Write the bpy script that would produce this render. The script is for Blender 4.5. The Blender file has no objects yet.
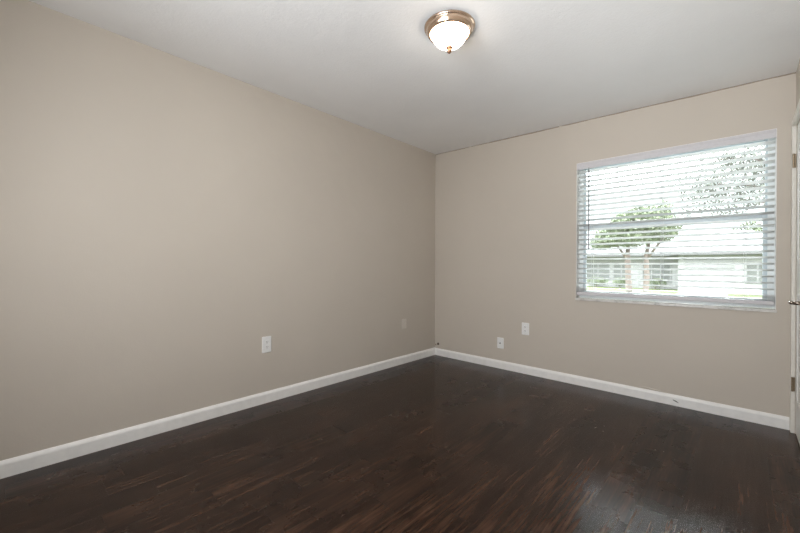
import bpy, bmesh, math, random
from mathutils import Vector, Matrix
random.seed(7)
S = bpy.context.scene
COL = S.collection
PI = math.pi

# ------------------------------------------------------------------ camera
F_PX, YAW, PIT, ROLL = 365.99, 0.75229, -0.002587, 0.003772
CAM = Vector((2.7393, -3.5557, 1.0837))
fw = Vector((-math.sin(YAW)*math.cos(PIT), math.cos(YAW)*math.cos(PIT), math.sin(PIT)))
rt = Vector((math.cos(YAW), math.sin(YAW), 0))
up = rt.cross(fw)
r2 = rt*math.cos(ROLL) + up*math.sin(ROLL)
u2 = up*math.cos(ROLL) - rt*math.sin(ROLL)
cd = bpy.data.cameras.new('camera')
cam = bpy.data.objects.new('camera', cd)
COL.objects.link(cam)
m = Matrix((r2, u2, -fw)).transposed().to_4x4()
m.translation = CAM
cam.matrix_world = m
cd.sensor_width = 36.0
cd.lens = F_PX*36.0/800.0
cd.clip_start = 0.02
cd.clip_end = 400
S.camera = cam

# ------------------------------------------------------------------ world: bright overcast sky
W = bpy.data.worlds.new('overcast_sky')
S.world = W
W.use_nodes = True
bg = W.node_tree.nodes['Background']
bg.inputs[0].default_value = (0.94, 0.98, 1.0, 1)
# an overcast sky: dimmest at the horizon, several times brighter overhead
wt = W.node_tree
tc = wt.nodes.new('ShaderNodeTexCoord'); sx = wt.nodes.new('ShaderNodeSeparateXYZ'); cr = wt.nodes.new('ShaderNodeMapRange')
cr.interpolation_type = 'SMOOTHSTEP'
wt.links.new(tc.outputs['Generated'], sx.inputs[0]); wt.links.new(sx.outputs[2], cr.inputs['Value'])
cr.inputs['From Min'].default_value = .25; cr.inputs['From Max'].default_value = .50
cr.inputs['To Min'].default_value = 2.0; cr.inputs['To Max'].default_value = 15.0
# bright sky patch added beyond the window, aimed to make the floor glare
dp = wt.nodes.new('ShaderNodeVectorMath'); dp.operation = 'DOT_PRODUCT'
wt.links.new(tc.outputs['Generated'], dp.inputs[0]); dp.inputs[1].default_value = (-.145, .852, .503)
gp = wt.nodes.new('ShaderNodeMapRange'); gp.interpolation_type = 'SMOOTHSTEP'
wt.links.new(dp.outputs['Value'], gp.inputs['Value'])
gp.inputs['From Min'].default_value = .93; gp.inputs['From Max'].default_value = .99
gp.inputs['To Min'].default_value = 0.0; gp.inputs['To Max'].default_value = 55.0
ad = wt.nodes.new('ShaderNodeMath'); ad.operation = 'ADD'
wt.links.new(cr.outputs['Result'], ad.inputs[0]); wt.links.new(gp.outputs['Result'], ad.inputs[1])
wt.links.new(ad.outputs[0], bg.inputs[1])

# ------------------------------------------------------------------ added fill lights, unseen behind the camera, to brighten the room
def area(name, loc, rx, size, watts, spread, rz=0):
    al = bpy.data.lights.new(name, 'AREA')
    al.shape = 'DISK'; al.size = size; al.energy = watts; al.spread = math.radians(spread); al.color = (.955, .975, 1.0)
    al.cycles.use_multiple_importance_sampling = False
    ao = bpy.data.objects.new(name, al); COL.objects.link(ao)
    ao.location = loc; ao.rotation_euler = (math.radians(rx), 0, math.radians(rz))
area('fill_light', (1.9, -3.95, 1.9), 80, .6, 29, 180)
area('side_fill_light', (1.2, -4.0, 1.3), 90, .6, 13, 180)
area('ceiling_fill_light', (2.3, -3.95, 1.4), 118, .4, 4, 60, -5)
area('low_fill_light', (2.0, -3.9, .8), 105, .6, 10.5, 120)

# ------------------------------------------------------------------ exposure
S.view_settings.view_transform = 'Standard'
S.view_settings.look = 'None'
S.view_settings.exposure = 0.07
S.view_settings.gamma = 1.0
S.view_settings.use_curve_mapping = False
S.cycles.use_denoising = True
S.cycles.denoising_prefilter = 'NONE'
S.cycles.denoising_input_passes = 'RGB_ALBEDO_NORMAL'
S.cycles.use_adaptive_sampling = False
S.cycles.max_bounces = 14
S.cycles.diffuse_bounces = 8
S.cycles.transparent_max_bounces = 16
S.cycles.sample_clamp_indirect = 3.0
S.cycles.caustics_reflective = False
S.cycles.caustics_refractive = False

# ------------------------------------------------------------------ materials
class NT:
    def __init__(s, name):
        s.m = bpy.data.materials.new(name); s.m.use_nodes = True
        s.t = s.m.node_tree; s.n = s.t.nodes
        s.b = s.n['Principled BSDF']; s.out = s.n['Material Output']
    def add(s, ty, **k):
        n = s.n.new(ty)
        for a, v in k.items(): setattr(n, a, v)
        return n
    def link(s, a, b): s.t.links.new(a, b)
    def val(s, sock, v):
        if isinstance(v, (int, float, tuple, list)): sock.default_value = v
        else: s.link(v, sock)
    def math(s, op, a, b=0.0, c=0.0):
        n = s.add('ShaderNodeMath', operation=op)
        s.val(n.inputs[0], a); s.val(n.inputs[1], b); s.val(n.inputs[2], c)
        return n.outputs[0]
    def mix(s, f, a, b, blend='MIX'):
        n = s.add('ShaderNodeMix', data_type='RGBA', blend_type=blend)
        s.val(n.inputs[0], f); s.val(n.inputs[6], a); s.val(n.inputs[7], b)
        return n.outputs[2]
    def coord(s): return s.add('ShaderNodeTexCoord').outputs['Object']
    def sep(s, v):
        n = s.add('ShaderNodeSeparateXYZ'); s.link(v, n.inputs[0]); return n.outputs
    def comb(s, x, y, z):
        n = s.add('ShaderNodeCombineXYZ')
        for i, v in enumerate((x, y, z)): s.val(n.inputs[i], v)
        return n.outputs[0]
    def noise(s, vec, scale, detail=3, rough=.5, out=0):
        n = s.add('ShaderNodeTexNoise'); s.link(vec, n.inputs['Vector'])
        n.inputs['Scale'].default_value = scale; n.inputs['Detail'].default_value = detail
        n.inputs['Roughness'].default_value = rough
        return n.outputs[out]
    def ramp(s, f, stops):
        n = s.add('ShaderNodeValToRGB'); s.link(f, n.inputs[0])
        e = n.color_ramp.elements
        while len(e) < len(stops): e.new(.5)
        for q, (pos, c) in zip(e, stops):
            q.position = pos; q.color = c if len(c) == 4 else (*c, 1)
        return n.outputs[0]
    def bump(s, h, strength, dist):
        n = s.add('ShaderNodeBump'); s.link(h, n.inputs['Height'])
        n.inputs['Strength'].default_value = strength; n.inputs['Distance'].default_value = dist
        return n

def plain(name, c, rough=.5, metal=0.0, spec=None, bump=None):
    t = NT(name)
    t.b.inputs['Roughness'].default_value = rough
    t.b.inputs['Metallic'].default_value = metal
    if spec is not None: t.b.inputs['Specular IOR Level'].default_value = spec
    v = t.coord()
    sc, st = bump or (60, .04)
    nz = t.noise(v, sc, 3)
    lo = tuple(x*.96 for x in c); hi = tuple(min(1, x*1.03) for x in c)
    t.link(t.ramp(nz, [(.3, lo), (.7, hi)]), t.b.inputs['Base Color'])
    b = t.bump(nz, st, .002); t.link(b.outputs[0], t.b.inputs['Normal'])
    return t.m

def wall_paint(name, c, extra=None):
    t = NT(name)
    v = t.coord()
    big = t.noise(v, 1.3, 3, .55)
    col = t.ramp(big, [(.3, tuple(x*.975 for x in c)), (.7, tuple(min(1, x*1.02) for x in c))])
    if extra: col = extra(t, v, col)
    t.link(col, t.b.inputs['Base Color'])
    t.b.inputs['Roughness'].default_value = .62
    t.b.inputs['Specular IOR Level'].default_value = .3
    wav = t.noise(v, 4.5, 2, .5)
    peel = t.noise(v, 95, 2, .6)
    b1 = t.bump(wav, .35, .012)
    b2 = t.bump(peel, .22, .0015)
    t.link(b1.outputs[0], b2.inputs['Normal'])
    t.link(b2.outputs[0], t.b.inputs['Normal'])
    return t.m

PAINT = (.565, .512, .447)

def near(t, v, p, r, amp=.5):
    """1 inside an irregular spot of radius r about point p"""
    d = t.add('ShaderNodeVectorMath', operation='DISTANCE')
    t.link(v, d.inputs[0]); d.inputs[1].default_value = p
    nz = t.noise(v, 1.2/r, 2)
    k = t.math('ADD', d.outputs['Value'], t.math('MULTIPLY', t.math('SUBTRACT', nz, .5), r*amp*2))
    return t.math('SUBTRACT', 1.0, t.math('SMOOTHSTEP' if False else 'GREATER_THAN', k, r))

def back_marks(t, v, col):
    # dirty hole low in the corner, and the open caulk gap under the ceiling
    col = t.mix(near(t, v, (.048, 0, .136), .016), col, (.10, .07, .05, 1))
    col = t.mix(near(t, v, (.014, 0, .122), .009, .8), col, (.26, .21, .16, 1))
    s = t.sep(v)
    ceil = t.math('SUBTRACT', 2.44, t.math('MULTIPLY', s[0], .0223))
    gap = t.math('GREATER_THAN', s[2], t.math('SUBTRACT', ceil, t.math('MULTIPLY', t.noise(v, 3.0, 3), .018)))
    rough_edge = t.math('GREATER_THAN', t.noise(v, 5.0, 2), .36)
    col = t.mix(t.math('MULTIPLY', gap, t.math('MULTIPLY', rough_edge, .75)), col, (.20, .15, .11, 1))
    return col

M = {}
M['paint'] = wall_paint('beige_wall_paint', PAINT)
M['paint_back'] = wall_paint('beige_window_wall_paint', PAINT, back_marks)
M['paint_plate'] = plain('painted_plate', (.66, .61, .55), .5)
M['caulk'] = plain('painted_caulk', (.62, .57, .505), .5)
M['trim'] = plain('white_trim_paint', (.88, .87, .85), .38, bump=(25, .06))
M['casing'] = plain('cream_casing_paint', (.76, .73, .665), .4)
M['plate'] = plain('white_plate_plastic', (.84, .84, .83), .3)
M['dark'] = plain('dark_slot', (.05, .045, .04), .6)
M['door'] = plain('white_door_paint', (.78, .775, .75), .4)
M['vinyl'] = plain('white_window_vinyl', (.82, .86, .87), .35)
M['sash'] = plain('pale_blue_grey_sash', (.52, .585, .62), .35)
M['slat'] = plain('white_blind_slat', (.70, .71, .70), .42)
M['valance'] = plain('white_blind_valance', (.62, .605, .625), .45)
M['cord'] = plain('blind_cord', (.62, .64, .66), .7)
M['wand'] = plain('grey_tilt_wand', (.22, .22, .23), .25)
M['brass'] = plain('weathered_brass', (.34, .27, .19), .35, 1.0)
M['lever'] = plain('bronze_lever', (.42, .36, .31), .22, 1.0)
M['nickel'] = plain('brushed_nickel', (.60, .45, .34), .25, 1.0)
M['copper'] = plain('brushed_copper', (.36, .20, .12), .45, 1.0)
M['stucco'] = plain('pale_house_stucco', (.32, .32, .318), .8)
M['roof'] = plain('grey_roof_shingle', (.115, .115, .118), .9)
M['gtrim'] = plain('house_white_trim', (.26, .26, .26), .6)
M['hglass'] = plain('house_window_glass', (.13, .135, .132), .3)
M['street'] = plain('grey_asphalt', (.14, .14, .14), .9)
M['drive'] = plain('pale_concrete', (.30, .30, .285), .9)
M['bounce_pale'] = plain('added_bounce_ground', (.42, .42, .41), .9)
M['bark'] = plain('grey_brown_bark', (.19, .155, .14), .9)
M['copperpost'] = plain('porch_post_paint', (.42, .33, .30), .7)

# sill: pale marble
t = NT('pale_marble_sill')
v = t.coord()
t.link(t.ramp(t.noise(v, 9, 6, .7), [(.35, (.42, .41, .39)), (.5, (.66, .64, .61)), (.7, (.74, .73, .70))]), t.b.inputs['Base Color'])
t.b.inputs['Roughness'].default_value = .3
M['marble'] = t.m

# ceiling: fine sprayed texture with faint old patches
t = NT('white_textured_ceiling')
v = t.coord()
col = t.ramp(t.noise(v, 1.6, 4, .6), [(.3, (.84, .84, .84)), (.7, (.88, .88, .88))])
t.link(col, t.b.inputs['Base Color'])
t.b.inputs['Roughness'].default_value = .85
b1 = t.bump(t.noise(v, 60, 4, .7), .35, .004)
b0 = t.bump(t.noise(v, 3, 2), .25, .012)
t.link(b0.outputs[0], b1.inputs['Normal']); t.link(b1.outputs[0], t.b.inputs['Normal'])
M['ceiling'] = t.m

# floor: dark vinyl planks running towards the window wall
t = NT('dark_brown_vinyl_planks')
v = t.coord(); s = t.sep(v)
PW, PL = .1515, 1.22
u = t.math('DIVIDE', t.math('SUBTRACT', s[0], 2.24 - 20*PW), PW)
row = t.math('FLOOR', u)
wn = t.add('ShaderNodeTexWhiteNoise', noise_dimensions='1D'); t.link(row, wn.inputs['W'])
is22 = t.math('COMPARE', row, 22.0, .1)
off = t.math('ADD', t.math('MULTIPLY', wn.outputs['Value'], t.math('SUBTRACT', 1.0, is22)), t.math('MULTIPLY', is22, 1.527/PL))
w = t.math('ADD', t.math('DIVIDE', s[1], PL), off)
cl = t.math('FLOOR', w)
wn2 = t.add('ShaderNodeTexWhiteNoise', noise_dimensions='3D')
t.link(t.comb(row, cl, 3.3), wn2.inputs['Vector'])
rnd = wn2.outputs['Value']; rc = t.sep(wn2.outputs['Color'])
gv = t.comb(t.math('ADD', t.math('MULTIPLY', s[0], 9.0), t.math('MULTIPLY', rnd, 40)),
            t.math('ADD', t.math('MULTIPLY', s[1], 1.0), t.math('MULTIPLY', rc[1], 30)), rnd)
g1 = t.noise(gv, 2.6, 6, .62)
gf = t.comb(t.math('MULTIPLY', s[0], 36.0), t.math('MULTIPLY', s[1], 1.5), rnd)
g2 = t.noise(gf, 2.2, 5, .7)
blot = t.noise(t.comb(t.math('MULTIPLY', s[0], 2.4), s[1], t.math('MULTIPLY', rnd, 9)), 3.2, 4, .6)
mixg = t.math('ADD', t.math('MULTIPLY', g1, .36), t.math('ADD', t.math('MULTIPLY', g2, .44), t.math('MULTIPLY', blot, .20)))
col = t.ramp(mixg, [(.37, (.0030, .0012, .0007)), (.45, (.0140, .0058, .0033)), (.53, (.0310, .0140, .0080)), (.63, (.070, .034, .020))])
tint = t.math('ADD', .72, t.math('MULTIPLY', rnd, .5))
hs = t.add('ShaderNodeVectorMath', operation='SCALE'); t.link(col, hs.inputs[0]); t.link(tint, hs.inputs['Scale'])
fu = t.math('FRACT', u); fwr = t.math('FRACT', w)
eu = t.math('MINIMUM', fu, t.math('SUBTRACT', 1.0, fu)); ew = t.math('MINIMUM', fwr, t.math('SUBTRACT', 1.0, fwr))
seam = t.math('MAXIMUM', t.math('LESS_THAN', eu, .009), t.math('LESS_THAN', ew, .0012))
col = t.mix(t.math('MULTIPLY', seam, .7), hs.outputs[0], (.006, .004, .003, 1))
# paint flecks and scuffs in a few places
vor = t.add('ShaderNodeTexVoronoi'); t.link(v, vor.inputs['Vector']); vor.inputs['Scale'].default_value = 70
fleck = t.math('LESS_THAN', vor.outputs['Distance'], .22)
spots = None
for p, r in (((2.35, -.97, 0), .075), ((2.04, -.83, 0), .06), ((.72, -3.03, 0), .05), ((2.92, -1.18, 0), .03)):
    k = near(t, v, p, r)
    spots = k if spots is None else t.math('MAXIMUM', spots, k)
rare = t.math('GREATER_THAN', t.noise(v, 31, 2), .60)
col = t.mix(t.math('MULTIPLY', t.math('MULTIPLY', fleck, rare), spots), col, (.42, .38, .33, 1))
t.link(col, t.b.inputs['Base Color'])
haze = t.noise(v, 5.0, 4, .6)
rough = t.math('ADD', .13, t.math('ADD', t.math('MULTIPLY', haze, .16), t.math('MULTIPLY', rc[2], .08)))
t.link(rough, t.b.inputs['Roughness'])
t.b.inputs['Specular IOR Level'].default_value = .24
hgt = t.math('SUBTRACT', t.math('ADD', t.math('MULTIPLY', g2, .6), t.math('MULTIPLY', g1, .4)), t.math('MULTIPLY', seam, 1.5))
b1 = t.bump(hgt, .25, .0010)
und = t.bump(t.noise(v, 3.0, 2), .3, .004)
t.link(und.outputs[0], b1.inputs['Normal'])
t.link(b1.outputs[0], t.b.inputs['Normal'])
M['floor'] = t.m

# window glass: clear pane, sees through and reflects by its angle
t = NT('clear_window_glass')
tr = t.add('ShaderNodeBsdfTransparent'); tr.inputs[0].default_value = (.96, .98, .975, 1)
gl = t.add('ShaderNodeBsdfGlossy'); gl.inputs['Roughness'].default_value = .0
fr = t.add('ShaderNodeFresnel'); fr.inputs['IOR'].default_value = 1.45
mx = t.add('ShaderNodeMixShader')
t.link(fr.outputs[0], mx.inputs[0]); t.link(tr.outputs[0], mx.inputs[1]); t.link(gl.outputs[0], mx.inputs[2])
t.link(mx.outputs[0], t.out.inputs['Surface'])
M['glass'] = t.m

# lit alabaster glass bowl
t = NT('lit_alabaster_glass')
v = t.coord()
sw = t.noise(v, 9, 4, .6)
t.link(t.ramp(sw, [(.3, (1.0, .78, .58)), (.6, (1.0, .90, .78))]), t.b.inputs['Emission Color'])
t.b.inputs['Emission Strength'].default_value = 15.0
t.b.inputs['Base Color'].default_value = (.9, .87, .82, 1)
t.b.inputs['Roughness'].default_value = .2
M['bowl'] = t.m

# lawn
t = NT('lawn_grass')
v = t.coord()
t.link(t.ramp(t.noise(v, .8, 4, .6), [(.3, (.055, .078, .020)), (.55, (.078, .100, .022)), (.75, (.10, .11, .045))]), t.b.inputs['Base Color'])
t.b.inputs['Roughness'].default_value = .9
M['lawn'] = t.m

def leafmat(name, a, b):
    t = NT(name)
    v = t.coord()
    t.link(t.ramp(t.noise(v, 2.5, 3), [(.35, a), (.65, b)]), t.b.inputs['Base Color'])
    t.b.inputs['Roughness'].default_value = .8
    return t.m
M['leaf'] = leafmat('pale_green_leaves', (.15, .185, .11), (.215, .245, .16))
M['leafback'] = leafmat('distant_green_leaves', (.075, .10, .05), (.12, .145, .08))
M['leafgrey'] = leafmat('grey_green_leaves', (.11, .12, .10), (.165, .175, .15))

# ------------------------------------------------------------------ mesh helpers
def box(bm, x0, x1, y0, y1, z0, z1):
    vs = [bm.verts.new(p) for p in ((x0,y0,z0),(x1,y0,z0),(x1,y1,z0),(x0,y1,z0),(x0,y0,z1),(x1,y0,z1),(x1,y1,z1),(x0,y1,z1))]
    for f in ((0,3,2,1),(4,5,6,7),(0,1,5,4),(1,2,6,5),(2,3,7,6),(3,0,4,7)):
        bm.faces.new([vs[i] for i in f])
    return vs

def tube(bm, pts, r, seg=10, cap=True):
    pts = [Vector(p) for p in pts]
    rs = r if isinstance(r, (list, tuple)) else [r]*len(pts)
    rings = []
    n0 = None
    for i, p in enumerate(pts):
        d = (pts[min(i+1, len(pts)-1)] - pts[max(i-1, 0)]).normalized()
        a = Vector((0, 0, 1)) if abs(d.z) < .9 else Vector((1, 0, 0))
        n = (a.cross(d)).normalized() if n0 is None else (n0 - d*n0.dot(d)).normalized()
        n0 = n
        b = d.cross(n)
        rings.append([bm.verts.new(p + (n*math.cos(2*PI*k/seg) + b*math.sin(2*PI*k/seg))*rs[i]) for k in range(seg)])
    for i in range(len(rings)-1):
        for k in range(seg):
            bm.faces.new((rings[i][k], rings[i][(k+1) % seg], rings[i+1][(k+1) % seg], rings[i+1][k]))
    if cap:
        bm.faces.new(rings[0][::-1]); bm.faces.new(rings[-1])

def lathe(bm, prof, seg=64):
    """profile of (r, z) about the Z axis"""
    rings = []
    for r, z in prof:
        if r < 1e-6: rings.append([bm.verts.new((0, 0, z))])
        else: rings.append([bm.verts.new((r*math.cos(2*PI*k/seg), r*math.sin(2*PI*k/seg), z)) for k in range(seg)])
    for a, b in zip(rings, rings[1:]):
        for k in range(seg):
            k2 = (k+1) % seg
            if len(a) == 1 and len(b) == 1: continue
            if len(a) == 1: bm.faces.new((a[0], b[k2], b[k]))
            elif len(b) == 1: bm.faces.new((a[k], a[k2], b[0]))
            else: bm.faces.new((a[k], a[k2], b[k2], b[k]))

def prism(bm, prof, axis, a, b):
    """extrude a closed (d, z) profile; axis 'x': d is y, axis 'y': d is x"""
    def P(t, d, z): return (t, d, z) if axis == 'x' else (d, t, z)
    A = [bm.verts.new(P(a, d, z)) for d, z in prof]; B = [bm.verts.new(P(b, d, z)) for d, z in prof]
    n = len(prof)
    for i in range(n): bm.faces.new((A[i], A[(i+1) % n], B[(i+1) % n], B[i]))
    bm.faces.new(A[::-1]); bm.faces.new(B)

def obj(name, bm, mat, parent=None, smooth=False, bevel=None, loc=None):
    bmesh.ops.recalc_face_normals(bm, faces=bm.faces)
    me = bpy.data.meshes.new(name); bm.to_mesh(me); bm.free()
    me.materials.append(M[mat])
    o = bpy.data.objects.new(name, me); COL.objects.link(o)
    if parent: o.parent = parent
    if loc: o.location = loc
    if smooth:
        for p in me.polygons: p.use_smooth = True
    if bevel:
        b = o.modifiers.new('bevel', 'BEVEL'); b.width = bevel; b.segments = 2; b.limit_method = 'ANGLE'
    return o

def NB(): return bmesh.new()
def struct(o): o['kind'] = 'structure'; return o
def tag(o, label, cat, group=None, kind=None):
    o['label'] = label; o['category'] = cat
    if group: o['group'] = group
    if kind: o['kind'] = kind
    return o
def empty(name, loc, rz=0):
    o = bpy.data.objects.new(name, None); COL.objects.link(o)
    o.location = loc; o.rotation_euler = (0, 0, rz); o.empty_display_size = .05
    return o

# ------------------------------------------------------------------ room shell
XR, YB = 2.9926, -4.30
def cz(x, y): return 2.44 - .0223*x - .00743*y
WX0, WX1, WZ0, WZ1 = 1.625, 2.906, .785, 2.024       # window opening
TW = .16

b = NB(); box(b, -.15, XR+.15, YB-.15, TW, -.12, 0); struct(obj('floor', b, 'floor'))
b = NB()
lo = [(-.15, YB-.15), (XR+.15, YB-.15), (XR+.15, TW), (-.15, TW)]
A = [b.verts.new((x, y, cz(x, y))) for x, y in lo]; B = [b.verts.new((x, y, 2.62)) for x, y in lo]
b.faces.new(A[::-1]); b.faces.new(B)
for i in range(4): b.faces.new((A[i], A[(i+1) % 4], B[(i+1) % 4], B[i]))
struct(obj('ceiling', b, 'ceiling'))

def wallbox(bm, x0, x1, y0, y1, z0, z1=None):
    vs = box(bm, x0, x1, y0, y1, z0, 1.0 if z1 is None else z1)
    if z1 is None:
        for v in vs[4:]: v.co.z = cz(v.co.x, v.co.y)

b = NB(); wallbox(b, -.15, 0, YB, 0, 0); struct(obj('wall_left', b, 'paint'))
b = NB()
wallbox(b, -.15, WX0, 0, TW, 0); wallbox(b, WX1, XR+.15, 0, TW, 0)
wallbox(b, WX0, WX1, 0, TW, 0, WZ0-.012); wallbox(b, WX0, WX1, 0, TW, WZ1)
struct(obj('wall_back', b, 'paint_back'))
DY0, DY1, DZ = -.062, -.67, 2.0                        # door opening in the right wall
b = NB()
wallbox(b, XR, XR+.15, DY0, 0, 0); wallbox(b, XR, XR+.15, YB, DY1, 0); wallbox(b, XR, XR+.15, DY1, DY0, DZ)
struct(obj('wall_right', b, 'paint'))
b = NB()
wallbox(b, -.15, XR+.15, YB-.15, YB, 0)
struct(obj('wall_front', b, 'paint'))

# baseboards
def bb(h, d=.014):
    return [(0, 0), (d, 0), (d, h*.74), (d*.86, h*.83), (d*.55, h*.92), (d*.3, h*.985), (0, h)]
b = NB(); prism(b, bb(.087), 'y', YB, 0); struct(obj('baseboard_left', b, 'trim'))
b = NB(); prism(b, [(-d, z) for d, z in bb(.083)], 'x', .0, XR-.021); bo = struct(obj('baseboard_back', b, 'trim'))
b = NB(); prism(b, [(XR-d, z) for d, z in bb(.085)], 'y', YB, DY1-.06); struct(obj('baseboard_right', b, 'trim'))
# chip knocked out of the window-wall baseboard, and a length of lifted caulk
b = NB()
pts = [(2.345, .046), (2.362, .043), (2.378, .034), (2.384, .028), (2.366, .033), (2.350, .040)]
A = [b.verts.new((x, -.0146, z)) for x, z in pts]; B = [b.verts.new((x, -.0130, z)) for x, z in pts]
b.faces.new(A); b.faces.new(B[::-1])
for i in range(6): b.faces.new((A[i], A[(i+1) % 6], B[(i+1) % 6], B[i]))
obj('chip', b, 'dark', bo)
b = NB()
tube(b, [(2.12, -.004, .087), (2.16, -.006, .097), (2.20, -.006, .096), (2.25, -.005, .091), (2.29, -.004, .085)], [.002, .004, .0045, .004, .002], 8)
obj('lifted_caulk', b, 'caulk', bo, smooth=True)
# old caulk run down the corner
b = NB()
tube(b, [(.004, -.004, .10)] + [(.004+.0012*math.sin(k*1.7), -.004, .1+k*.09) for k in range(1, 25)] + [(.004, -.004, 2.40)], [.0025]+[.0035+.0012*math.sin(k*2.3) for k in range(24)]+[.003], 8)
struct(obj('trim_1', b, 'caulk', smooth=True))

# ------------------------------------------------------------------ door in the right wall
dr = struct(empty('door_1', (XR, DY0, 0)))
def rel(bm, o=(XR, DY0, 0)):
    bmesh.ops.translate(bm, verts=bm.verts, vec=(-o[0], -o[1], -o[2])); return bm
CT = .020
b = NB()
box(b, XR-CT, XR, DY0+.001, -.0005, 0, DZ+.045)
box(b, XR-CT, XR, DY1-.056, DY1, 0, DZ+.045)
box(b, XR-CT, XR, DY1, DY0+.001, DZ, DZ+.045)
obj('casing', rel(b), 'casing', dr, bevel=.003)
b = NB(); box(b, XR+.002, XR+.036, DY1+.003, DY0-.003, .012, DZ-.004); slab = obj('panel', rel(b), 'door', dr, bevel=.002)
b = NB()
for z0, z1 in ((.22, .92), (1.10, 1.84)):
    y0, y1 = DY1+.11, DY0-.11
    box(b, XR-.004, XR+.003, y0, y1, z0, z0+.03); box(b, XR-.004, XR+.003, y0, y1, z1-.03, z1)
    box(b, XR-.004, XR+.003, y0, y0+.03, z0+.03, z1-.03); box(b, XR-.004, XR+.003, y1-.03, y1, z0+.03, z1-.03)
obj('moulding', rel(b), 'door', dr, bevel=.003)
for z in (1.775, .32):
    b = NB()
    box(b, XR-.0185, XR-.001, DY0-.0022, DY0+.0012, z-.045, z+.045)
    o = obj('hinge', rel(b), 'brass', dr, bevel=.001)
    b = NB()
    for k in range(5):
        z0 = z-.046+k*.0187
        tube(b, [(XR-.0135, DY0-.006, z0), (XR-.0135, DY0-.006, z0+.0172)], .0052, 12)
    obj('knuckle', rel(b), 'brass', o, smooth=False)
b = NB()
HZ, HY = .885, -.595
tube(b, [(XR+.003, HY, HZ), (XR-.004, HY, HZ), (XR-.008, HY, HZ)], [.032, .032, .026], 28)
tube(b, [(XR-.008, HY, HZ), (XR-.05, HY, HZ)], [.012, .010], 16)
tube(b, [(XR-.050, HY-.008, HZ), (XR-.055, HY+.004, HZ+.001), (XR-.057, HY+.03, HZ), (XR-.056, HY+.07, HZ-.001), (XR-.052, HY+.105, HZ-.004), (XR-.050, HY+.113, HZ-.006)], [.009, .0105, .0095, .0085, .008, .005], 14)
obj('handle', rel(b), 'lever', dr, smooth=True)

# ------------------------------------------------------------------ window
wn = struct(empty('window_1', ((WX0+WX1)/2, .10, WZ0)))
WO = ((WX0+WX1)/2, .10, WZ0)
FX0, FX1, FZ0, FZ1 = 1.660, 2.866, .83, 1.99
b = NB()
y0, y1 = .078, .135
box(b, WX0, FX0, y0, y1, WZ0+.008, WZ1); box(b, FX1, WX1, y0, y1, WZ0+.008, WZ1)
box(b, FX0, FX1, y0, y1, FZ1, WZ1); box(b, FX0, FX1, y0, y1, WZ0+.008, FZ0)
obj('window_frame', rel(b, WO), 'vinyl', wn, bevel=.002)
ZM = 1.452
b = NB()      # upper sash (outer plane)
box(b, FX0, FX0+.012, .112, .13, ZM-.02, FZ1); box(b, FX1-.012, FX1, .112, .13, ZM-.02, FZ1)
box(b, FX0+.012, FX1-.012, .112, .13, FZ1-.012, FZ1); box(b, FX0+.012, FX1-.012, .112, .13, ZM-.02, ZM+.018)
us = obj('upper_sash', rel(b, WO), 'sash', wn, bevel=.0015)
b = NB(); box(b, FX0+.012, FX1-.012, .119, .122, ZM+.018, FZ1-.012); obj('pane', rel(b, WO), 'glass', us)
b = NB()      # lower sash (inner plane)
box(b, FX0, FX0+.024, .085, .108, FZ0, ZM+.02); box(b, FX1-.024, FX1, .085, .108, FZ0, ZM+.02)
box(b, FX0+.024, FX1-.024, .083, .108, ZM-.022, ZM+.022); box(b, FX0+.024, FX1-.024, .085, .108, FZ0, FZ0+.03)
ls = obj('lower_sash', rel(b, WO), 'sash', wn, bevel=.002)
b = NB(); box(b, FX0+.024, FX1-.024, .095, .098, FZ0+.03, ZM-.022); obj('pane', rel(b, WO), 'glass', ls)
b = NB()
box(b, 2.40, 2.445, .086, .106, ZM+.022, ZM+.028); tube(b, [(2.4225, .096, ZM+.028), (2.4225, .096, ZM+.038)], .011, 14); box(b, 2.42, 2.455, .088, .098, ZM+.034, ZM+.04)
obj('sash_lock', rel(b, WO), 'vinyl', wn)
b = NB(); box(b, WX0-.004, WX1+.004, -.010, .078, WZ0-.012, WZ0+.008); obj('window_sill', rel(b, WO), 'marble', wn, bevel=.003)
b = NB()     # painted lining of the reveal
box(b, WX0, WX0+.003, 0.0005, .078, WZ0+.008, WZ1); box(b, WX1-.003, WX1, 0.0005, .078, WZ0+.008, WZ1)
box(b, WX0+.003, WX1-.003, 0.0005, .078, WZ1-.003, WZ1)
obj('window_lining', rel(b, WO), 'trim', wn)

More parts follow.
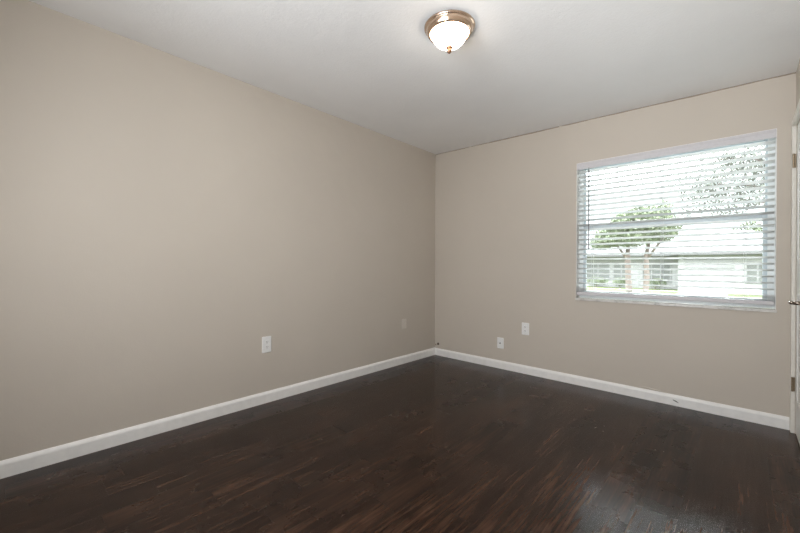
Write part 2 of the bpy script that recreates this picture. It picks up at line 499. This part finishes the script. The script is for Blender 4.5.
# ------------------------------------------------------------------ the blind
BO = ((WX0+WX1)/2, .03, WZ1)
bl = tag(empty('window_blind', BO), 'white horizontal slat blind with slats open, hanging in the window recess', 'blind')
bx0, bx1 = WX0+.008, WX1-.008
b = NB(); box(b, bx0+.002, bx1-.002, .008, .058, WZ1-.045, WZ1-.004); obj('headrail', rel(b, BO), 'slat', bl)
b = NB()
prism(b, [(-.004, WZ1-.062), (.003, WZ1-.062), (.003, WZ1-.0035), (-.004, WZ1-.0035), (-.0065, WZ1-.010), (-.0065, WZ1-.020), (-.004, WZ1-.026), (-.004, WZ1-.050), (-.0055, WZ1-.056)], 'x', WX0+.0035, WX1-.0035)
obj('valance', rel(b, BO), 'valance', bl)
TILT = math.radians(14)
def slat(bm, zc, tilt=TILT, yc=.033, w=.050, th=.0026):
    n = 5; topv, botv = [], []
    for x in (bx0, bx1):
        tv, bv = [], []
        for i in range(n):
            s_ = (i/(n-1)-.5)*w; crown = .0016*(1-(2*s_/w)**2)
            for lst, dz in ((tv, th/2), (bv, -th/2)):
                y = s_*math.cos(tilt) + (crown+dz)*math.sin(tilt)
                z = -s_*math.sin(tilt) + (crown+dz)*math.cos(tilt)
                lst.append(bm.verts.new((x, yc+y, zc+z)))
        topv.append(tv); botv.append(bv)
    for i in range(n-1):
        bm.faces.new((topv[0][i], topv[0][i+1], topv[1][i+1], topv[1][i]))
        bm.faces.new((botv[0][i], botv[1][i], botv[1][i+1], botv[0][i+1]))
    for e in (0, 1): bm.faces.new(topv[e] + botv[e][::-1])
    for i in (0, n-1): bm.faces.new((topv[0][i], topv[1][i], botv[1][i], botv[0][i]))
NS, PITCH, ZS = 24, .0440, 1.942
b = NB()
for k in range(NS): slat(b, ZS-k*PITCH)
for k in range(4): slat(b, .887-k*.0095, math.radians(4), .031)
obj('slats', rel(b, BO), 'slat', bl)
b = NB(); box(b, bx0, bx1, .006, .056, .822, .8500); obj('bottom_rail', rel(b, BO), 'valance', bl, bevel=.003)
for x in (1.752, 2.262, 2.745):
    b = NB()
    for y in (.0035, .061): tube(b, [(x, y, .851), (x, y, WZ1-.045)], .0009, 6)
    tube(b, [(x+.012, .033, .851), (x+.012, .033, WZ1-.045)], .0010, 6)
    for k in range(NS):
        z = ZS-k*PITCH-.0045
        tube(b, [(x, .0035, z+.006), (x, .061, z-.0045)], .0006, 4)
    obj('ladder_cord', rel(b, BO), 'cord', bl)
b = NB()
tube(b, [(1.731, -.010, 1.968), (1.7315, -.011, 1.95)], .0022, 8)
tube(b, [(1.7315, -.011, 1.95), (1.733, -.012, 1.26), (1.733, -.012, 1.236)], [.0048, .0048, .006], 8)
obj('tilt_wand', rel(b, BO), 'wand', bl, smooth=True)

# ------------------------------------------------------------------ ceiling light
LX, LY = 1.5375, -1.8745
lz = cz(LX, LY)
cl_ = tag(empty('ceiling_light', (LX, LY, lz)), 'round brushed nickel flush ceiling light with lit alabaster glass bowl', 'ceiling light')
b = NB()
lathe(b, [(0, 0), (.138, 0), (.1405, -.003), (.1405, -.008), (.135, -.013), (.130, -.016), (.131, -.020), (.127, -.030), (.120, -.039), (.117, -.043), (.113, -.045), (.108, -.043), (.106, -.030), (0, -.028)])
obj('pan', b, 'nickel', cl_, smooth=True)
b = NB()
R, D = .0965, .086
lathe(b, [(R*.995, -.036)] + [(R*math.cos(a), -.042 - (D-.012)*math.sin(a)) for a in [PI/2*k/14 for k in range(15)]][:-1] + [(.0, -.042-D+.012)])
obj('glass_bowl', b, 'bowl', cl_, smooth=True)
b = NB()
zb = -.042-D+.012
lathe(b, [(0, zb+.003), (.016, zb+.003), (.0195, zb-.001), (.0185, zb-.006), (.014, zb-.010), (.0125, zb-.014), (.0145, zb-.018), (.0135, zb-.024), (.009, zb-.030), (.004, zb-.034), (0, zb-.036)], 32)
obj('finial', b, 'copper', cl_, smooth=True)

# ------------------------------------------------------------------ wall plates
def rounded_plate(bm, w, h, th, y=0):
    prof = []
    r = .005
    for cx, cz_, a0 in ((w/2-r, h/2-r, 0), (-w/2+r, h/2-r, 90), (-w/2+r, -h/2+r, 180), (w/2-r, -h/2+r, 270)):
        for k in range(4):
            a = math.radians(a0+k*30); prof.append((cx+r*math.cos(a), cz_+r*math.sin(a)))
    def ring(s, yy): return [bm.verts.new((x*s, yy, z*s)) for x, z in prof]
    A, B_, C_ = ring(1, y), ring(1, y-th*.5), ring(.95, y-th)
    n = len(prof)
    for P, Q in ((A, B_), (B_, C_)):
        for i in range(n): bm.faces.new((P[i], P[(i+1) % n], Q[(i+1) % n], Q[i]))
    bm.faces.new(A); bm.faces.new(C_[::-1])

def screw(parent, z, mat, y=-.0065):
    b = NB()
    tube(b, [(0, -.004, z), (0, y, z)], .0032, 12)
    obj('screw', b, mat, parent)

def outlet(loc, rz, label, h=.124, w=.076):
    e = tag(empty('wall_outlet', loc, rz), label, 'outlet', 'duplex outlets')
    b = NB(); rounded_plate(b, w, h, .006); obj('cover_plate', b, 'plate', e)
    for z in (.0195, -.0195):
        b = NB()
        pr = [(.017*math.cos(a), max(-.0125, min(.0125, .017*math.sin(a)))) for a in [2*PI*k/28 for k in range(28)]]
        A = [b.verts.new((x, -.005, z+q)) for x, q in pr]; B_ = [b.verts.new((x, -.0085, z+q)) for x, q in pr]
        for i in range(28): b.faces.new((A[i], A[(i+1) % 28], B_[(i+1) % 28], B_[i]))
        b.faces.new(B_)
        o = obj('receptacle', b, 'plate', e)
        b = NB()
        box(b, -.0072, -.0052, -.0090, -.008, z-.001, z+.0075); box(b, .0052, .0072, -.0090, -.008, z-.001, z+.0065)
        tube(b, [(0, -.008, z-.0065), (0, -.0090, z-.0065)], .0026, 10)
        obj('slot', b, 'dark', o)
    screw(e, 0, 'plate')
    return e
outlet((0.0, -2.166, .457), PI/2, 'white duplex wall outlet on the long left wall, alone above the baseboard', .128)
outlet((1.146, 0, .451), 0, 'white duplex wall outlet on the window wall, higher of the two plates there', .122)
e = tag(empty('cable_wall_plate', (.873, 0, .268)), 'white cable plate with one centre jack, low on the window wall near the corner', 'wall plate')
b = NB(); rounded_plate(b, .074, .114, .006); obj('cover_plate', b, 'plate', e)
b = NB(); tube(b, [(0, -.005, 0), (0, -.009, 0)], .0065, 6); tube(b, [(0, -.009, 0), (0, -.017, 0)], .0045, 12); obj('coaxial_jack', b, 'dark', e)
screw(e, .042, 'plate'); screw(e, -.042, 'plate')
e = tag(empty('blank_wall_plate', (0, -.56, .438), PI/2), 'blank wall plate painted beige like the left wall, near the corner', 'wall plate')
b = NB(); rounded_plate(b, .072, .108, .006); obj('cover_plate', b, 'paint_plate', e)
screw(e, .03, 'paint_plate'); screw(e, -.03, 'paint_plate')

# ------------------------------------------------------------------ outdoors
GZ = -.60
b = NB(); box(b, -60, 60, 6.5, 90, GZ-.3, GZ); tag(obj('lawn', b, 'lawn'), 'yellow green lawn outside the window', 'lawn', kind='stuff')
b = NB(); box(b, -60, 60, 6.5, 12, GZ-.05, GZ+.02); struct(obj('street', b, 'street'))
b = NB(); box(b, -6, 9, .17, 6.5, GZ-.3, GZ+.02); struct(obj('bounce_ground', b, 'bounce_pale'))  # unseen pale ground, added to bounce daylight onto the slats and ceiling
b = NB(); box(b, -.2, 2.1, 12, 28.0, GZ-.05, GZ+.03); struct(obj('driveway', b, 'drive'))

HO = (-4, 31, GZ)
hs_ = tag(empty('house', HO), 'pale single storey house across the street seen through the blind', 'house')
HF = 30.0
EZ = 1.85
b = NB(); box(b, -15, -.5, HF, HF+8, GZ, EZ); box(b, -.5, 5.2, HF-2, HF+8, GZ, EZ); obj('wall', rel(b, HO), 'stucco', hs_)
def hip(bm, x0, x1, y0, y1, z0, zr, inset):
    ym = (y0+y1)/2
    base = [bm.verts.new(p) for p in ((x0,y0,z0),(x1,y0,z0),(x1,y1,z0),(x0,y1,z0))]
    low = [bm.verts.new(p) for p in ((x0,y0,z0-.16),(x1,y0,z0-.16),(x1,y1,z0-.16),(x0,y1,z0-.16))]
    a, c = bm.verts.new((x0+inset, ym, zr)), bm.verts.new((x1-inset, ym, zr))
    bm.faces.new((base[0], base[1], c, a)); bm.faces.new((base[1], base[2], c)); bm.faces.new((base[2], base[3], a, c)); bm.faces.new((base[3], base[0], a))
    for i in range(4): bm.faces.new((base[i], low[i], low[(i+1) % 4], base[(i+1) % 4]))
    bm.faces.new(low)
b = NB(); hip(b, -15.6, 1, HF-.7, HF+8.6, EZ+.16, 3.9, 4.2); hip(b, -1.0, 5.8, HF-2.6, HF+8.4, EZ+.17, 3.75, 2.6); obj('roof', rel(b, HO), 'roof', hs_)
def hwin(x0, x1, z0, z1, y, mull=1):
    b = NB(); t_ = .09
    box(b, x0-t_, x0, y-.06, y+.02, z0-t_, z1+t_); box(b, x1, x1+t_, y-.06, y+.02, z0-t_, z1+t_)
    box(b, x0, x1, y-.06, y+.02, z1, z1+t_); box(b, x0, x1, y-.06, y+.02, z0-t_, z0)
    for k in range(1, mull+1):
        xm = x0+(x1-x0)*k/(mull+1); box(b, xm-.04, xm+.04, y-.05, y+.02, z0, z1)
    f = obj('window', rel(b, HO), 'gtrim', hs_)
    b = NB(); box(b, x0, x1, y-.02, y+.01, z0, z1); obj('pane', rel(b, HO), 'hglass', f)
hwin(-6.9, -5.2, 0.05, 1.35, HF, 1)
hwin(-4.9, -3.8, 0.05, 1.35, HF, 1)
hwin(-2.9, -1.2, 0.05, 1.35, HF, 2)
hwin(-9.6, -8.2, 0.05, 1.35, HF, 1)
hwin(2.95, 3.9, 0.15, 1.3, HF-2, 1)
b = NB(); box(b, -3.55, -3.1, HF-.05, HF+.02, GZ, 1.45); obj('front_door', rel(b, HO), 'gtrim', hs_)
b = NB()
for k in range(4): box(b, -.1, 2.35, HF-2.06, HF-1.98, GZ+k*.53+.02, GZ+(k+1)*.53)
obj('garage_door', rel(b, HO), 'gtrim', hs_)

def leaves(bm, blobs, n, size, seed):
    rnd_ = random.Random(seed)
    tot = sum(r[3]*r[4]*r[5] for r in blobs)
    for (cx, cy, cz_, rx, ry, rz_) in blobs:
        for _ in range(max(20, int(n*rx*ry*rz_/tot))):
            while True:
                p = Vector((rnd_.uniform(-1, 1), rnd_.uniform(-1, 1), rnd_.uniform(-1, 1)))
                if .15 < p.length < 1: break
            p = Vector((cx+p.x*rx, cy+p.y*ry, cz_+p.z*rz_))
            a = Vector((rnd_.gauss(0, 1), rnd_.gauss(0, 1), rnd_.gauss(0, .6))).normalized()
            c = a.cross(Vector((rnd_.gauss(0, 1), rnd_.gauss(0, 1), rnd_.gauss(0, 1)))).normalized()
            L = size*rnd_.uniform(.6, 1.3); w_ = L*.45
            q = [p-a*L*.5, p+c*w_*.5, p+a*L*.5, p-c*w_*.5]
            bm.faces.new([bm.verts.new(x) for x in q])

def tree(name, loc, trunk, limbs, blobs, n, size, mat, label, seed, group=None):
    e = tag(empty(name, loc), label, 'tree', group)
    b = NB(); tube(b, trunk[0], trunk[1], 10)
    for pts, rr in limbs: tube(b, pts, rr, 8)
    obj('trunk', b, 'bark', e, smooth=True)
    b = NB(); leaves(b, blobs, n, size, seed)
    o = obj('foliage', b, mat, e)
    return e

tree('tree', (-1.15, 18, GZ),
     ([(-.30, 0, .002), (-.30, 0, .1), (-.36, 0, 1.2), (-.40, 0, 2.2), (-.35, 0, 3.2)], [.16, .155, .13, .12, .06]),
     [([(.35, .1, .002), (.35, .1, .1), (.42, .1, 1.2), (.40, 0, 2.2), (.6, 0, 3.3)], [.14, .135, .12, .10, .05]),
      ([(-.38, 0, 2.0), (-.9, .1, 2.8), (-1.5, 0, 3.1)], [.07, .05, .03]),
      ([(.4, 0, 2.0), (1.0, -.1, 2.9), (1.3, 0, 3.5)], [.07, .05, .03])],
     [(-.2, 0, 3.75, 1.1, 1.0, .75), (-1.0, .2, 3.3, .95, .9, .6), (.9, 0, 3.6, .9, .9, .8), (.3, .2, 4.25, .9, .8, .5), (-1.5, 0, 2.95, .7, .7, .45), (-.2, -.4, 3.05, 1.3, .7, .4), (1.15, .1, 4.55, .35, .4, .35)],
     15000, .15, 'leaf', 'bushy green tree with two stems, in front of the house left of centre', 3)
tree('tree', (5.4, 14, GZ),
     ([(0, 0, .002), (0, 0, .1), (-.1, 0, 1.6), (-.3, 0, 3.0), (-.7, 0, 4.6), (-.9, 0, 6)], [.26, .255, .22, .19, .13, .06]),
     [([(-.3, 0, 3.2), (-1.3, 0, 4.0), (-2.4, .1, 4.5), (-3.4, 0, 4.7)], [.09, .06, .04, .015]),
      ([(-.5, 0, 4.0), (-1.5, .1, 5.0), (-2.6, 0, 5.5), (-3.5, 0, 5.6)], [.08, .05, .03, .01]),
      ([(-.25, 0, 2.9), (-1.2, 0, 3.6), (-2.2, 0, 3.9), (-3.2, 0, 3.95)], [.07, .05, .03, .01]),
      ([(-.6, 0, 4.4), (.8, .1, 5.4), (1.8, 0, 5.8)], [.08, .05, .02])],
     [(-2.9, 0, 4.9, 1.3, 1.0, .75), (-2.2, .1, 5.6, 1.2, 1.0, .6), (-3.7, 0, 4.4, .8, .8, .45), (-2.0, 0, 4.2, 1.0, .9, .5), (-1.0, 0, 5.2, 1.2, 1.0, 1.1), (1.0, 0, 5.6, 1.5, 1.2, 1.0), (-3.3, 0, 5.75, .6, .6, .35), (-4.4, 0, 4.9, .5, .6, .3), (-3.0, 0, 3.9, .8, .7, .4), (-4.0, .2, 3.8, .5, .5, .3)],
     10000, .12, 'leafgrey', 'tall sparse grey green tree with branches across the upper right of the window', 5)
tree('tree', (6.0, 42, GZ),
     ([(0, 0, 0), (0, 0, 3.6)], [.3, .2]), [],
     [(-1.0, 0, 4.4, 3.6, 2, 1.6), (1.8, 0, 4.6, 2.8, 2, 1.8), (-2.9, 0, 3.8, 1.4, 1.2, 1.1)],
     5200, .34, 'leafback', 'pale green tree rising behind the right end of the house roof', 8)
tree('tree', (-14.5, 44, GZ),
     ([(0, 0, 0), (0, 0, 3.6)], [.3, .2]), [],
     [(0, 0, 4.2, 3.6, 2, 1.7), (3.2, 0, 3.9, 2.4, 2, 1.2)],
     4200, .34, 'leafback', 'pale green tree rising behind the left end of the house roof', 9)
for i, (x, w_, lab) in enumerate(((-6.0, 1.3, 'low green shrub under the leftmost house window seen through the blind'), (-4.3, .7, 'small green shrub under the second house window'), (-2.0, 1.0, 'low green shrub beneath the triple house window beside the garage'))):
    e = empty('shrub', (x, HF-.7, GZ)); tag(e, lab, 'shrub', 'shrubs along the house front')
    b = NB(); tube(b, [(0, 0, .002), (0, 0, .45)], [.05, .02], 6); obj('stem', b, 'bark', e)
    b = NB(); leaves(b, [(0, 0, .47, w_*.75, .4, .36), (w_*.3, 0, .52, w_*.4, .35, .3)], 900, .12, 20+i); obj('foliage', b, 'leaf', e)
